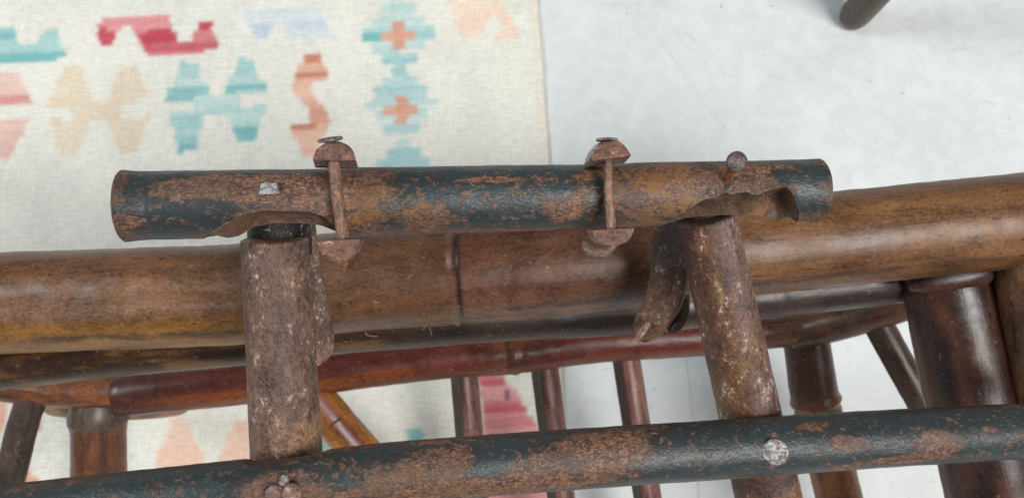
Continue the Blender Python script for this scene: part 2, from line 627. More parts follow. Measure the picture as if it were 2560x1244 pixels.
    for pl in ([(160, 165), (198, 165), (215, 205), (232, 252), (232, 268), (112, 268), (130, 235), (150, 195)],
               [(303, 163), (340, 163), (352, 200), (382, 248), (300, 262), (268, 262), (283, 215)],
               [(178, 258), (240, 256), (302, 250), (300, 298), (178, 304)],
               [(120, 300), (230, 297), (212, 340), (190, 386), (152, 386), (140, 345)],
               [(264, 295), (376, 288), (358, 335), (336, 386), (300, 386), (285, 340)]):
        fill(pl, CR, CR2)
    # teal pair
    for pl in ([(452, 155), (492, 155), (500, 190), (520, 222), (526, 245), (415, 256), (420, 235), (440, 190)],
               [(595, 148), (632, 148), (645, 188), (668, 222), (666, 228), (556, 242), (570, 205), (585, 180)],
               [(484, 244), (540, 240), (604, 232), (602, 280), (560, 284), (484, 292)],
               [(415, 278), (520, 268), (505, 320), (492, 374), (447, 384), (440, 345), (425, 300)],
               [(560, 269), (666, 262), (652, 310), (640, 356), (597, 361), (585, 330), (570, 300)]):
        fill(pl, TEAL, TEAL2)
    for pl in ([(420, 226), (523, 222), (526, 244), (416, 254)], [(562, 212), (664, 204), (668, 222), (560, 234)],
               [(447, 366), (494, 360), (490, 374), (447, 384)], [(580, 322), (650, 316), (640, 356), (597, 361)]):
        fill(pl, TEALD, (134, 190, 190), keep=.85)
    # orange hook
    fill([(762, 132), (800, 130), (800, 155), (815, 165), (828, 195), (780, 205), (778, 225), (795, 250), (815, 275),
          (828, 300), (815, 330), (800, 370), (785, 396), (755, 392), (750, 360), (735, 345), (725, 315), (775, 305),
          (770, 275), (750, 250), (740, 235), (725, 215), (740, 195), (745, 165), (755, 155)], OR1, OR2)
    for pl in ([(762, 132), (800, 130), (800, 156), (760, 160)], [(738, 186), (826, 182), (828, 195), (740, 200)],
               [(725, 315), (790, 305), (790, 320), (728, 328)]):
        fill(pl, (184, 104, 86), (200, 124, 100))
    # stepped teal column with crosses
    per = [(0, 18), (30, 44), (58, 66), (87, 92), (118, 66), (146, 46)]
    for k in range(-2, 3):
        y0 = 165 + 178 * k
        for (a, hw), b in zip(per, [30, 58, 87, 118, 146, 178]):
            ym = y0 + (a + b) / 2
            cx = 1002 + (ym - 250) * 0.042
            fill([(cx - hw, y0 + a), (cx + hw, y0 + a - hw * .1), (cx + hw + 2, y0 + b - hw * .1), (cx - hw + 2, y0 + b)],
                 (138, 192, 194), (204, 220, 214))
        cy = y0 + 107
        cx = 1002 + (cy - 250) * 0.042
        co = ((204, 128, 98), (222, 164, 136)) if k < 1 else ((222, 160, 156), (228, 180, 172))
        fill([(cx - 16, cy - 34), (cx + 16, cy - 36), (cx + 17, cy + 34), (cx - 15, cy + 36)], *co)
        fill([(cx - 42, cy - 8), (cx + 42, cy - 14), (cx + 42, cy + 10), (cx - 42, cy + 14)], *co)
    fill([(906, 84), (952, 82), (955, 104), (908, 108)], TEALD, (110, 180, 178))
    # peach hook at the top
    fill([(1118, -20), (1255, -20), (1266, 30), (1290, 66), (1299, 90), (1282, 106), (1240, 101), (1236, 86), (1262, 73),
          (1250, 50), (1230, 42), (1215, 60), (1205, 90), (1170, 92), (1130, 82), (1156, 70), (1130, 56), (1155, 46),
          (1120, 16)], (238, 205, 180), (238, 216, 196))
    # seen through the gaps below
    for cx in (447, 603, 760):
        fill([(cx - 22, 1052), (cx + 22, 1050), (cx + 32, 1080), (cx + 46, 1108), (cx + 62, 1140), (cx + 70, 1200),
              (cx + 70, 1300), (cx - 70, 1300), (cx - 66, 1180), (cx - 50, 1125), (cx - 34, 1085)], (230, 186, 160),
             (232, 200, 176))
    fill([(-60, 1000), (22, 1005), (18, 1045), (5, 1085), (-60, 1100)], (224, 150, 122), (226, 170, 145))
    fill([(92, 1050), (104, 1050), (104, 1075), (92, 1075)], (210, 130, 110), (220, 150, 130))
    fill([(40, 1160), (72, 1158), (76, 1185), (108, 1200), (108, 1300), (-60, 1300), (-60, 1240)], (222, 148, 116),
         (228, 170, 140))
    fill([(1185, 900), (1245, 930), (1268, 950), (1290, 980), (1312, 1015), (1340, 1060), (1370, 1130), (1390, 1260),
          (1215, 1260), (1205, 1000), (1196, 960)], RED, RED2)
    for y0, y1 in ((962, 976), (984, 1004), (1026, 1042), (1070, 1090), (1110, 1130)):
        fill([(1204, y0), (1290 + (y0 - 980) * .55, y0 - 5), (1290 + (y1 - 980) * .55, y1 - 5), (1206, y1)], (224, 156, 156), (228, 176, 172))
    for yy in (970, 1002, 1034, 1066):
        fill([(1190, yy - 9), (1207, yy - 9), (1207, yy + 9), (1190, yy + 9)], (228, 222, 205), (228, 222, 205))
    fill([(1262, 978), (1274, 978), (1274, 996), (1262, 996)], (60, 60, 100), (70, 64, 104))
    fill([(1014, 1072), (1056, 1068), (1058, 1112), (1014, 1114)], TEALD, (110, 180, 178))
    fill([(800, 1095), (840, 1095), (850, 1160), (800, 1160)], (140, 194, 194), TEAL2)
    # ghost motifs, faded
    for pl in ([(90, 430), (190, 430), (200, 480), (90, 490)], [(60, 520), (190, 515), (190, 560), (60, 560)],
               [(1140, 150), (1230, 150), (1240, 330), (1140, 330)]):
        fill(pl, (214, 218, 214), (224, 222, 212), keep=.18)
    # selvedge
    sel = (U < 0.011)
    C[sel] = C[sel] * 0.35 + np.array(lin((228, 218, 200))) * 0.65
    # softening across the weave
    for _ in range(3):
        C[1:-1, 1:-1] = (C[1:-1, 1:-1] * 2 + C[:-2, 1:-1] + C[2:, 1:-1] + C[1:-1, :-2] + C[1:-1, 2:]) / 6
    Z = np.full(X.shape, ZR)
    for j in range(0, nv):
        for i in range(0, 0):
            pass
    Z += 0.0005 * np.sin(U * 33 + V * 11) + 0.0005 * np.sin(V * 41 - U * 17)
    Z[:, 0] = 0.0004
    Z[0, :] = Z[-1, :] = 0.0004
    Z[:, -1] = 0.0004
    verts = np.stack([X, Y, Z], -1).reshape(-1, 3)
    idx = np.arange(nu * nv).reshape(nv, nu)
    quads = np.stack([idx[:-1, :-1], idx[1:, :-1], idx[1:, 1:], idx[:-1, 1:]], -1).reshape(-1, 4)
    me = bpy.data.meshes.new('kilim_rug')
    me.vertices.add(len(verts))
    me.vertices.foreach_set('co', verts.astype(np.float32).ravel())
    me.loops.add(quads.size)
    me.loops.foreach_set('vertex_index', quads.ravel().astype(np.int32))
    me.polygons.add(len(quads))
    me.polygons.foreach_set('loop_start', (np.arange(len(quads)) * 4).astype(np.int32))
    me.update(calc_edges=True)
    me.validate()
    set_attr(me, 'tint', 'FLOAT_COLOR', np.concatenate([C.reshape(-1, 3), np.ones((nu * nv, 1))], 1))
    o = finish('kilim_rug', me, M_RUG, None, True, 80)
    if me.polygons[0].normal.z < 0:
        me.flip_normals()
    o['label'] = 'cream flat-woven rug with faded teal, red and orange stepped motifs'
    o['category'] = 'rug'
    return o


build_rug()

# ------------------------------------------------------------------ far furniture leg (top right)
def build_far_leg():
    base = F(2125, 52)
    verts, faces, grain, tints = [], [], [], []
    seg = 40
    prof = [(0.0, 0.0005), (0.006, 0.0008), (0.0105, 0.0025), (0.0135, 0.006), (0.0150, 0.012), (0.0155, 0.02),
            (0.0158, 0.05), (0.0160, 0.12), (0.0163, 0.22), (0.0165, 0.30), (0.0150, 0.305), (0.0, 0.3055)]
    for r, z in prof:
        for j in range(seg):
            a = 2 * math.pi * j / seg
            verts.append(base + Vector((r * math.cos(a) + z * .03, r * math.sin(a) + z * .03, z)))
            grain.append((z, .02 * math.cos(a), .02 * math.sin(a)))
            tints.append((*lin((84, 68, 58)), 1))
    for i in range(len(prof) - 1):
        for j in range(seg):
            k = (j + 1) % seg
            faces.append((i * seg + j, i * seg + k, (i + 1) * seg + k, (i + 1) * seg + j))
    me = bpy.data.meshes.new('furniture_leg')
    me.from_pydata(verts, [], faces)
    set_attr(me, 'grain', 'FLOAT_VECTOR', grain)
    set_attr(me, 'tint', 'FLOAT_COLOR', tints)
    o = finish('furniture_leg', me, M_BAMBOO, None)
    o['label'] = 'dark brown round furniture leg with blunt foot standing on bare pale floor'
    o['category'] = 'furniture leg'


build_far_leg()

# ------------------------------------------------------------------ bamboo chair
chair = empty('bamboo_chair', F(1280, 900), 'aged brown bamboo chair of poles, legs and spindles behind the rusty tube frame',
              'chair')
GOLD, TAN, DARK, MAR, GREYB = lin((150, 100, 42)), lin((136, 98, 66)), lin((66, 44, 34)), lin((104, 62, 46)), lin((112, 84, 66))
RAIL = [(-420, 772, 128, .440), (0, 757, 127, .440), (300, 746, 126, .440), (600, 734, 126, .440), (900, 701, 126, .440),
        (1147, 684, 126, .440), (1450, 660, 125, .440), (1700, 634, 123, .441), (2080, 598, 119, .443), (2464, 559, 119, .446),
        (2950, 512, 118, .450)]


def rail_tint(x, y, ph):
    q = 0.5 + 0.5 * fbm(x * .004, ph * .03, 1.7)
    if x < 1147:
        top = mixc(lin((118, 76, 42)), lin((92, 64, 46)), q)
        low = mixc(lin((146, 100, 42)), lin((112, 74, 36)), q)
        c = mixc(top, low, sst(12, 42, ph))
        c = mixc(c, lin((86, 57, 38)), sst(620, 860, x) * .85)  # darker stretch of culm, deepened to paint in shade under the top tube
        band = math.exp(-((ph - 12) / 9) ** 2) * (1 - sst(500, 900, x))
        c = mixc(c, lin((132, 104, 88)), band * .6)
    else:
        left = mixc(lin((86, 50, 36)), lin((98, 66, 46)), q)  # dark culm tone, partly painted shade below the top tube
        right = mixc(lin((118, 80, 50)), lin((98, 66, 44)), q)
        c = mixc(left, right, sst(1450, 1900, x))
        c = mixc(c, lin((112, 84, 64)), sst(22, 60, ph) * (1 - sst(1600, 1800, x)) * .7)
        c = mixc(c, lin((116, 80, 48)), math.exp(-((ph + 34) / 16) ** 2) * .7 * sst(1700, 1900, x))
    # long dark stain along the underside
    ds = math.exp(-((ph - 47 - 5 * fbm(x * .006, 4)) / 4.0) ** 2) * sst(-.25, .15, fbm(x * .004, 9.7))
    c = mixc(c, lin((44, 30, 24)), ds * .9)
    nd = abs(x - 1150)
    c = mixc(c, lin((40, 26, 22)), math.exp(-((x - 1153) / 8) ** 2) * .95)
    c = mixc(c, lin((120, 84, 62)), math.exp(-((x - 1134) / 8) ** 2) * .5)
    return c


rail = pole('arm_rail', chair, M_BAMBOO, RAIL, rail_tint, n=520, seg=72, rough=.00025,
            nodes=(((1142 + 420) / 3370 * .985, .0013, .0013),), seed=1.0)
SEC = [(-420, 955, 66, .468), (0, 908, 66, .468), (300, 874, 66, .468), (600, 847, 66, .468), (900, 814, 66, .468), (1285, 786, 66, .470),
       (1600, 768, 66, .474), (1900, 736, 62, .482), (2290, 692, 60, .492)]


def sec_tint(x, y, ph):
    q = fbm(x * .005, ph * .04, 5.1)
    c = mixc(lin((58, 38, 25)), lin((112, 74, 32)), sst(0, .45, q))
    c = mixc(c, lin((50, 35, 29)), sst(850, 1100, x))  # tone deepened here to stand in for shade on this culm
    c = mixc(c, lin((104, 82, 66)), sst(48, 75, ph) * .6)
    return mixc(c, lin((58, 42, 38)), sst(1700, 1900, x))


pole('under_rail', chair, M_BAMBOO, SEC, sec_tint, n=200, seg=48, rough=.0002, nodes=((.855, .0012, .0016),), seed=2.0)


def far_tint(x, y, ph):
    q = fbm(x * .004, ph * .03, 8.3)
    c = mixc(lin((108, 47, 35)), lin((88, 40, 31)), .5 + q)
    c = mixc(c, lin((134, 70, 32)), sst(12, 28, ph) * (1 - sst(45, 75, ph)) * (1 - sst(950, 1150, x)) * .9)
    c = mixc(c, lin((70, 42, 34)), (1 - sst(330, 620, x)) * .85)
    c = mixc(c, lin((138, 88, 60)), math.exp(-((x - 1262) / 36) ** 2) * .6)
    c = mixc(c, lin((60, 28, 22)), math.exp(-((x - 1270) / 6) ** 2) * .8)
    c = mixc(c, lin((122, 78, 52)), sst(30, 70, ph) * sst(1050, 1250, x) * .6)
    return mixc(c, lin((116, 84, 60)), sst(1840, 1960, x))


FAR = [(300, 985, 55, .600), (600, 956, 55, .600), (900, 916, 55, .602), (1100, 893, 54, .604), (1270, 880, 55, .606), (1500, 853, 53, .610),
       (1740, 838, 52, .614), (2010, 812, 50, .62)]
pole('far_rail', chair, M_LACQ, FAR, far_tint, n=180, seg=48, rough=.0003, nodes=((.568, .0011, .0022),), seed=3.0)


def leg_tint(cols, sd):
    def f(x, y, ph):
        q = .5 + .9 * fbm(y * .012 + sd, ph * .035, sd)
        return mixc(cols[0], cols[1], q)
    return f


DK1, DK2 = lin((92, 60, 44)), lin((124, 76, 50))


def left_leg_tint(x, y, ph):
    c = mixc(lin((78, 48, 38)), lin((110, 66, 42)), .5 + fbm(y * .01, ph * .05, 3))
    return mixc(c, lin((84, 70, 58)), 1 - sst(1030, 1075, y))


pole('leg', chair, M_LACQ, [(246, 960, 56, .612), (246, 1020, 66, .612), (246, 1046, 70, .614), (247, 1080, 64, .616), (248, 1200, 64, .625),
                              (250, 1400, 65, .645), (252, 1900, 66, .690)], left_leg_tint, n=90, seg=48, rough=.0002, seed=4.0)
pole('leg', chair, M_LACQ, [(2008, 800, 56, .628), (2020, 880, 56, .630), (2036, 985, 58, .634), (2064, 1100, 55, .640), (2092, 1220, 56, .648),
                              (2140, 1420, 58, .662), (2260, 1900, 60, .700)],
     lambda x, y, ph: mixc(lin((82, 54, 44)), lin((142, 90, 56)), sst(960, 1010, y) * .75 + .3 * fbm(y * .01, ph * .05)),
     n=110, seg=48, rough=.0002, nodes=((.158, .0016, .0026),), seed=5.0)
# near right legs
pole('leg', chair, M_LACQ, [(2352, 665, 101, .474), (2372, 735, 103, .474), (2398, 850, 107, .474), (2433, 1000, 111, .474),
                              (2492, 1244, 116, .478), (2600, 1700, 122, .50)],
     lambda x, y, ph: mixc(lin((44, 31, 32)), lin((88, 54, 38)), .40 + .8 * fbm(y * .006, ph * .05, 2) + .35 * sst(35, 80, abs(ph))),
     n=120, seg=64, rough=.0002, seed=6.0)
pole('leg', chair, M_LACQ, [(2572, 640, 86, .448), (2588, 720, 86, .448), (2612, 850, 86, .448), (2640, 990, 88, .448),
                              (2690, 1244, 90, .452), (2790, 1700, 94, .47)], leg_tint((lin((78, 56, 40)), lin((118, 82, 52))), 7),
     n=90, seg=56, rough=.0002, nodes=((.33, .002, .003),), seed=7.0)
# collar of the near leg where it saddles the rail
pole('leg_saddle', chair, M_BAMBOO, [(2268, 712, 16, .460), (2320, 702, 30, .457), (2390, 690, 40, .456), (2450, 682, 36, .456), (2490, 676, 14, .457)],
     lambda x, y, ph: mixc(lin((74, 46, 38)), lin((44, 30, 26)), sst(40, -20, ph)), n=50, seg=32, rough=.0002, seed=8.5)
# spindles
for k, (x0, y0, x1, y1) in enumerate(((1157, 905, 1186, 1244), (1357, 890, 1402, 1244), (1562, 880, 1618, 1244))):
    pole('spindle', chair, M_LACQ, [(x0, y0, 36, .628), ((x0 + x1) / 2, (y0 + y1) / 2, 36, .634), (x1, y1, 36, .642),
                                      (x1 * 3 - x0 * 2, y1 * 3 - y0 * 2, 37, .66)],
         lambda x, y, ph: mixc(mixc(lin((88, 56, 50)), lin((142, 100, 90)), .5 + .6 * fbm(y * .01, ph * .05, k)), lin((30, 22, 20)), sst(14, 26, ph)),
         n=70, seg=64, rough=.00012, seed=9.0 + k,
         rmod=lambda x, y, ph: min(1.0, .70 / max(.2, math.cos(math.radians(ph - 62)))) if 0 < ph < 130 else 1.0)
# side rails from the far legs
pole('side_rail', chair, M_LACQ, [(312, 972, 46, .604), (150, 970, 47, .592), (20, 958, 46, .580), (-350, 905, 46, .545)],
     lambda x, y, ph: mixc(lin((128, 74, 40)), lin((96, 62, 46)), .5 + fbm(x * .02, ph * .03, 3)), n=80, seg=40, rough=.0002, seed=13.0)
pole('side_rail', chair, M_LACQ, [(1975, 830, 46, .622), (2080, 808, 46, .606), (2180, 780, 46, .586), (2300, 742, 46, .562), (2420, 700, 46, .535)],
     lambda x, y, ph: mixc(lin((86, 64, 54)), lin((116, 74, 50)), .5 + fbm(x * .02, ph * .03, 6)), n=80, seg=40, rough=.0002, seed=14.0)
# braces
pole('brace', chair, M_BAMBOO, [(92, 960, 37, .585), (58, 1060, 37, .587), (28, 1180, 38, .590), (-30, 1400, 38, .60)],
     leg_tint((lin((58, 48, 42)), lin((78, 62, 50))), 21), n=60, seg=10, rough=.0002, seed=15.0)


def mid_brace_tint(x, y, ph):
    c = mixc(lin((166, 112, 46)), lin((150, 92, 40)), .5 + fbm(x * .01, ph * .04, 1))
    return mixc(c, lin((116, 48, 48)), math.exp(-((ph + 5) / 22) ** 2) * .9)


pole('brace', chair, M_BAMBOO, [(748, 945, 47, .600), (832, 1044, 48, .606), (905, 1130, 48, .612), (1520, 1830, 48, .67)], mid_brace_tint,
     n=70, seg=40, rough=.0002, seed=16.0)
pole('brace', chair, M_BAMBOO, [(2176, 775, 36, .588), (2245, 900, 36, .586), (2318, 1030, 36, .584), (2440, 1244, 36, .58)],
     leg_tint((lin((66, 50, 44)), lin((88, 64, 52))), 25), n=60, seg=36, rough=.0002, seed=17.0)
# stub of a lower cross piece showing beneath the left joint
pole('cross_piece', chair, M_BAMBOO, [(110, 985, 48, .655), (200, 995, 50, .655), (330, 998, 50, .655), (440, 992, 46, .655), (480, 985, 34, .655)],
     lambda x, y, ph: mixc(lin((160, 122, 96)), lin((120, 92, 74)), .5 + fbm(x * .02, ph * .03)), n=50, seg=36, seed=18.0, bevel=.012)
# loose fibres under the rail
for k, (x, y, dx, dy) in enumerate(((1076, 812, 4, 26), (1066, 812, -8, 12), (914, 828, 6, 10), (920, 838, 26, 3))):
    pole('frayed_fibre', chair, M_BAMBOO, [(x, y, 1.5, .424), (x + dx * .5 - 2, y + dy * .55, 1.8, .421), (x + dx, y + dy, 1.0, .419)],
         lambda x, y, ph: lin((140, 118, 92)), n=10, seg=6, seed=k, bevel=.0001)

# ------------------------------------------------------------------ rusty tube frame
frame = empty('tube_frame', P(1280, 800, .40), 'dark painted rusty tube frame with two posts and two clamped rods over the bamboo rail',
              'frame')


def blob(x, ph, bl):
    s = 0
    for (bx, bp, rx, rp, a) in bl:
        s += a * math.exp(-((x - bx) / rx) ** 2 - ((ph - bp) / rp) ** 2)
    return s


TT_R = [(440, -25, 80, 22, .25), (640, -30, 170, 26, .95), (760, -10, 70, 20, .5), (340, 22, 45, 10, .5), (480, 30, 45, 8, .3),
        (300, 0, 50, 200, .42), (540, 72, 60, 22, .5), (890, 10, 100, 80, .42), (940, -50, 60, 18, .35), (1070, 32, 55, 26, .6), (1250, -33, 140, 7, .5),
        (1385, 25, 60, 22, .42), (1420, 5, 40, 40, .22), (1350, 78, 480, 16, .5), (1600, 0, 90, 90, .5), (1780, -25, 130, 42, .9),
        (1900, 0, 60, 18, .5), (2055, 0, 40, 200, .38), (1975, 60, 70, 22, .4), (1930, -45, 40, 12, .2), (700, 20, 130, 12, .5),
        (1180, 70, 80, 12, .3), (1470, -40, 40, 14, .3)]
TT_B = [(430, 5, 130, 11, .6), (380, -40, 40, 25, .2), (1240, 10, 120, 40, .15), (1960, -25, 70, 14, .45), (1990, 20, 40, 16, .35)]
TT_O = [(930, 0, 130, 60, .6), (1080, 50, 60, 30, .5), (1600, -10, 130, 70, .9), (1690, 40, 60, 30, .9), (800, 40, 120, 20, .3), (1400, 75, 400, 15, .5)]


def tt_wear(x, y, ph):
    r = .26 + blob(x, ph, TT_R) - blob(x, ph, TT_B) + .05 * fbm(x * .01, ph * .05)
    o = .12 + blob(x, ph, TT_O)
    d = .55 * math.exp(-((x - 290) / 75) ** 2) + .35 * math.exp(-((x - 2080) / 60) ** 2)
    return (max(0, min(1.2, r)), min(1, o), d)


def build_top_tube():
    axis = [(306, 515, 91, .316), (352, 514, 87, .317), (430, 512, 85.5, .319), (700, 508, 84.5, .3225), (1000, 502, 84.5, .3275),
            (1500, 490, 80.5, .336), (1800, 480, 77.5, .341), (1960, 476, 76, .3435), (2044, 475, 78, .345)]
    n, seg, rimn = 330, 96, 8
    rows = spline(axis, n * 3)
    xs = np.linspace(axis[0][0], axis[-1][0], n)
    rows = np.stack([np.interp(xs, rows[:, 0], rows[:, k]) for k in range(4)], 1)
    P_, R_, FR = frames(rows)
    # angle of the cut's outer lip (0 faces the lens, 90 the lower edge), of the inner lip, and of its far side
    LIP = [(480, 128), (505, 96), (520, 72), (545, 52), (575, 36), (610, 22), (650, 14), (700, 11), (760, 13), (800, 18), (825, 26), (850, 60), (872, 128),
           (1625, 128), (1640, 95), (1655, 66), (1675, 44), (1700, 24), (1725, 12), (1760, 7), (1785, 3), (1800, 6), (1830, 0), (1852, 6), (1870, 6), (1890, 0), (1910, -5), (1928, -8),
           (1940, -3), (1950, 8), (1960, 22), (1972, 45), (1984, 75), (1992, 100), (2000, 128)]
    INN = [(480, 128), (505, 122), (530, 112), (560, 98), (600, 80), (640, 62), (700, 54), (760, 56), (820, 70), (850, 92), (872, 128),
           (1625, 128), (1640, 112), (1670, 92), (1710, 88), (1800, 88), (1880, 84), (1915, 90), (1940, 98), (1960, 108), (1985, 120), (2000, 128)]
    INR = [(480, 1.0), (565, 1.0), (600, .94), (640, .76), (700, .70), (800, .72), (850, .9), (872, 1.0), (1625, 1.0), (1660, .95), (1710, .78), (1800, .74), (1890, .80), (1920, .90), (1945, .98), (1960, 1.0), (2000, 1.0)]
    WALL = [(288, .0042), (1500, .0042), (1700, .0030), (1960, .0030), (2060, .0042)]
    FARS = [(480, 128.5), (560, 150), (640, 165), (800, 165), (872, 128.5), (1625, 128.5), (1700, 160), (1900, 160), (2000, 128.5)]
    V, Fc, G, Wr = [], [], [], []

    def add(p, g, wr):
        V.append(p)
        G.append(g)
        Wr.append((*wr, 1))
        return len(V) - 1

    out_i, in_i, rim_i, rimf = [], [], [], []
    s = 0
    for i in range(n):
        a, nn, d = FR[i]
        x, y = rows[i][0], rows[i][1]
        if i:
            s += (P_[i] - P_[i - 1]).length
        R = R_[i]
        e = min(s, .001 + (P_[-1] - P_[i]).length)
        if e < .0012:
            R -= .0012 * (1 - math.sqrt(max(0, 1 - (1 - e / .0012) ** 2))) * .8
        wl = lerp_tab(WALL, x)
        r = R - wl
        jit = (1.6 if x < 1200 else 3.6) * fbm(x * .03, 7.7)
        fo, fi, ff = lerp_tab(LIP, x), lerp_tab(INN, x), lerp_tab(FARS, x)
        if fo < 110:
            fo += jit
        fi = max(fi, fo)

        def pt(rad, ph):
            t = math.radians(ph)
            return P_[i] + (nn * math.cos(t) + d * math.sin(t)) * rad

        ro, ri = [], []
        for j in range(seg + 1):
            ph = max(min(128 - 359.5 * j / seg, fo), ff - 360)
            t = math.radians(ph)
            k = R + .00018 * fbm(s * 110, math.cos(t) * 2.4, math.sin(t) * 2.4) + .00018 * fbm(s * 30, math.cos(t), math.sin(t) + 5)
            if 1685 < x < 1990:
                k += .0007 * math.exp(-((fo - ph) / 8) ** 2)
            ro.append(add(pt(k, ph), (s, R * math.cos(t), R * math.sin(t)), tt_wear(x, y, ph)))
        for j in range(seg + 1):
            ph = max(min(128 - 359.5 * j / seg, fo - 14 * sst(127, 100, fo)), ff - 360)
            t = math.radians(ph)
            ri.append(add(pt(r, ph), (s, r * math.cos(t), r * math.sin(t) + .3), (1.0, .25, .6)))
        rm = []
        rin = R * lerp_tab(INR, x)
        po, pi_ = pt(R, fo), pt(rin, fi)
        md = pt((R + r) * .5, (fo + fi) * .5)
        op = 1 if fo < 120 else 0
        for q in range(rimn + 1):
            t = q / rimn
            p = po.lerp(pi_, t)
            sag = (P_[i] - md).normalized() * ((0.0016 * sst(560, 670, x) if x < 1200 else .0024 + .0030 * sst(1860, 1925, x)) * (1 - sst(1932, 1975, x) if x > 1200 else 1) * 4 * t * (1 - t) * op * min(1, (fi - fo) / 30))
            rgh = (P_[i] - md).normalized() * ((.0006 if x < 1200 else .0013) * op * 4 * t * (1 - t) * fbm(s * 160, t * 3, 2))
            rm.append(add(p + sag + rgh, (s, t * .012, .5), (1.1, .42 + .9 * math.exp(-((x - 1915) / 45) ** 2) + .6 * math.exp(-((x - 1680) / 30) ** 2) + .3 * math.exp(-((x - 560) / 60) ** 2), .40 * (1 - .6 * math.exp(-((x - 1905) / 30) ** 2)) + .34 * sst(1640, 1700, x) * (1 - sst(1850, 1890, x)) * (.6 + fbm(s * 200, t * 2, 1)))))
        out_i.append(ro)
        in_i.append(ri)
        rim_i.append(rm)
        rimf.append((fo, fi))
    for i in range(n - 1):
        for j in range(seg):
            Fc.append((out_i[i][j], out_i[i + 1][j], out_i[i + 1][j + 1], out_i[i][j + 1]))
            Fc.append((in_i[i][j], in_i[i][j + 1], in_i[i + 1][j + 1], in_i[i + 1][j]))
        if rimf[i][0] < 127 or rimf[i + 1][0] < 127:
            for q in range(rimn):
                Fc.append((rim_i[i][q], rim_i[i][q + 1], rim_i[i + 1][q + 1], rim_i[i + 1][q]))
            Fc.append((out_i[i][seg], out_i[i + 1][seg], in_i[i + 1][seg], in_i[i][seg]))
    for i, fl in ((0, 0), (n - 1, 1)):
        for j in range(seg):
            f = (out_i[i][j], out_i[i][j + 1], in_i[i][j + 1], in_i[i][j])
            Fc.append(f[::-1] if fl else f)
    me = bpy.data.meshes.new('top_tube')
    me.from_pydata(V, [], Fc)
    set_attr(me, 'grain', 'FLOAT_VECTOR', G)
    set_attr(me, 'wear', 'FLOAT_COLOR', Wr)
    return finish('top_tube', me, M_PAINT, frame, True, 45)


top_tube = build_top_tube()

# lower tube
LT_R = [(100, -60, 200, 25, .3), (680, 0, 90, 60, .3), (900, 20, 220, 50, .55), (1120, 0, 90, 60, .5), (1300, 45, 260, 30, .6), (1500, -20, 130, 45, .62), (1330, 0, 60, 30, .2),
        (1000, -70, 500, 12, .5), (1640, -60, 60, 20, .3), (2010, -35, 60, 14, .4), (2085, 5, 70, 22, .5), (2300, 15, 55, 28, .75),
        (2240, 48, 110, 14, .65), (2430, -5, 26, 9, .6), (2540, 10, 40, 10, .55), (2080, 60, 60, 14, .4), (1850, 80, 200, 12, .45), (2000, -85, 400, 10, .35),
        (560, 40, 60, 20, .3), (420, -30, 50, 15, .25)]
LT_B = [(870, 5, 60, 18, .5), (1180, 12, 50, 16, .5), (920, 45, 40, 14, .4), (1760, 0, 100, 50, .3), (2150, 0, 60, 30, .05), (300, 20, 200, 40, .2), (1430, 30, 30, 15, .2)]


def lt_wear(x, y, ph):
    r = .20 + blob(x, ph, LT_R) - blob(x, ph, LT_B)
    return (max(0, min(1.1, r)), .15 + .35 * blob(x, ph, [(1300, 50, 300, 25, 1), (1000, 10, 150, 30, .6)]), .25 * blob(x, ph, [(1200, 0, 250, 40, 1)]))


LOW = [(-300, 1334, 87, .324), (0, 1298, 85, .328), (300, 1263, 82.5, .329), (620, 1228, 81, .3305), (1000, 1181, 77, .335), (1400, 1149, 74, .342), (1800, 1122, 72.5, .352),
       (2200, 1096, 70, .363), (2560, 1076, 67.5, .372), (2900, 1060, 65, .381)]


def saddle(x, y, ph):
    t = sst(618, 650, x) * (1 - sst(790, 840, x))
    return 1 - .13 * t * sst(-40, -80, ph) if -180 <= ph <= -40 else 1.0


lower_tube = pole('lower_tube', frame, M_PAINT, LOW, None, lt_wear, n=320, seg=72, rmod=saddle, rough=.0002, seed=20.0)


# posts
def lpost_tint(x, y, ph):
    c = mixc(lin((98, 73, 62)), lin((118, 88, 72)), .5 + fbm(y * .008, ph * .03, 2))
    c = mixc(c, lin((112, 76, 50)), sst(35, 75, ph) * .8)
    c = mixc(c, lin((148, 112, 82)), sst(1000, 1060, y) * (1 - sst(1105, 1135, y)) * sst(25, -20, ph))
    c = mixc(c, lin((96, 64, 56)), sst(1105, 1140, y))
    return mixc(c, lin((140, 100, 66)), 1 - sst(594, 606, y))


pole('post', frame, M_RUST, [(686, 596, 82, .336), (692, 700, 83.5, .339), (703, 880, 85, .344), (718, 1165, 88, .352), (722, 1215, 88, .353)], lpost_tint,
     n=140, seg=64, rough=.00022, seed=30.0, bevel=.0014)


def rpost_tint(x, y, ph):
    c = mixc(lin((86, 52, 38)), lin((104, 66, 44)), .5 + fbm(y * .008, ph * .03, 6))  # base darkened: shade painted into the left half of the post
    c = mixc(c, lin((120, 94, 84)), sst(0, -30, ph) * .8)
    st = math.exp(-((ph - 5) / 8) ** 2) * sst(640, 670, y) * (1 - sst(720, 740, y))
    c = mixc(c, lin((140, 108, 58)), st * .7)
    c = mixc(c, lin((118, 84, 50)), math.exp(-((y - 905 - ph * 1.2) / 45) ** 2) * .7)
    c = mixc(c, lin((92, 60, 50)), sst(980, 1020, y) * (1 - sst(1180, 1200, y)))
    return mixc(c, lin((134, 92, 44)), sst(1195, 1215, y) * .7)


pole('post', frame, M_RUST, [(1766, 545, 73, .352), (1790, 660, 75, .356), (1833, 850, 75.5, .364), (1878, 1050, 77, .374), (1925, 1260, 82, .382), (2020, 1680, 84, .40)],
     rpost_tint, n=190, seg=64, rough=.00022, seed=31.0, bevel=.0014)
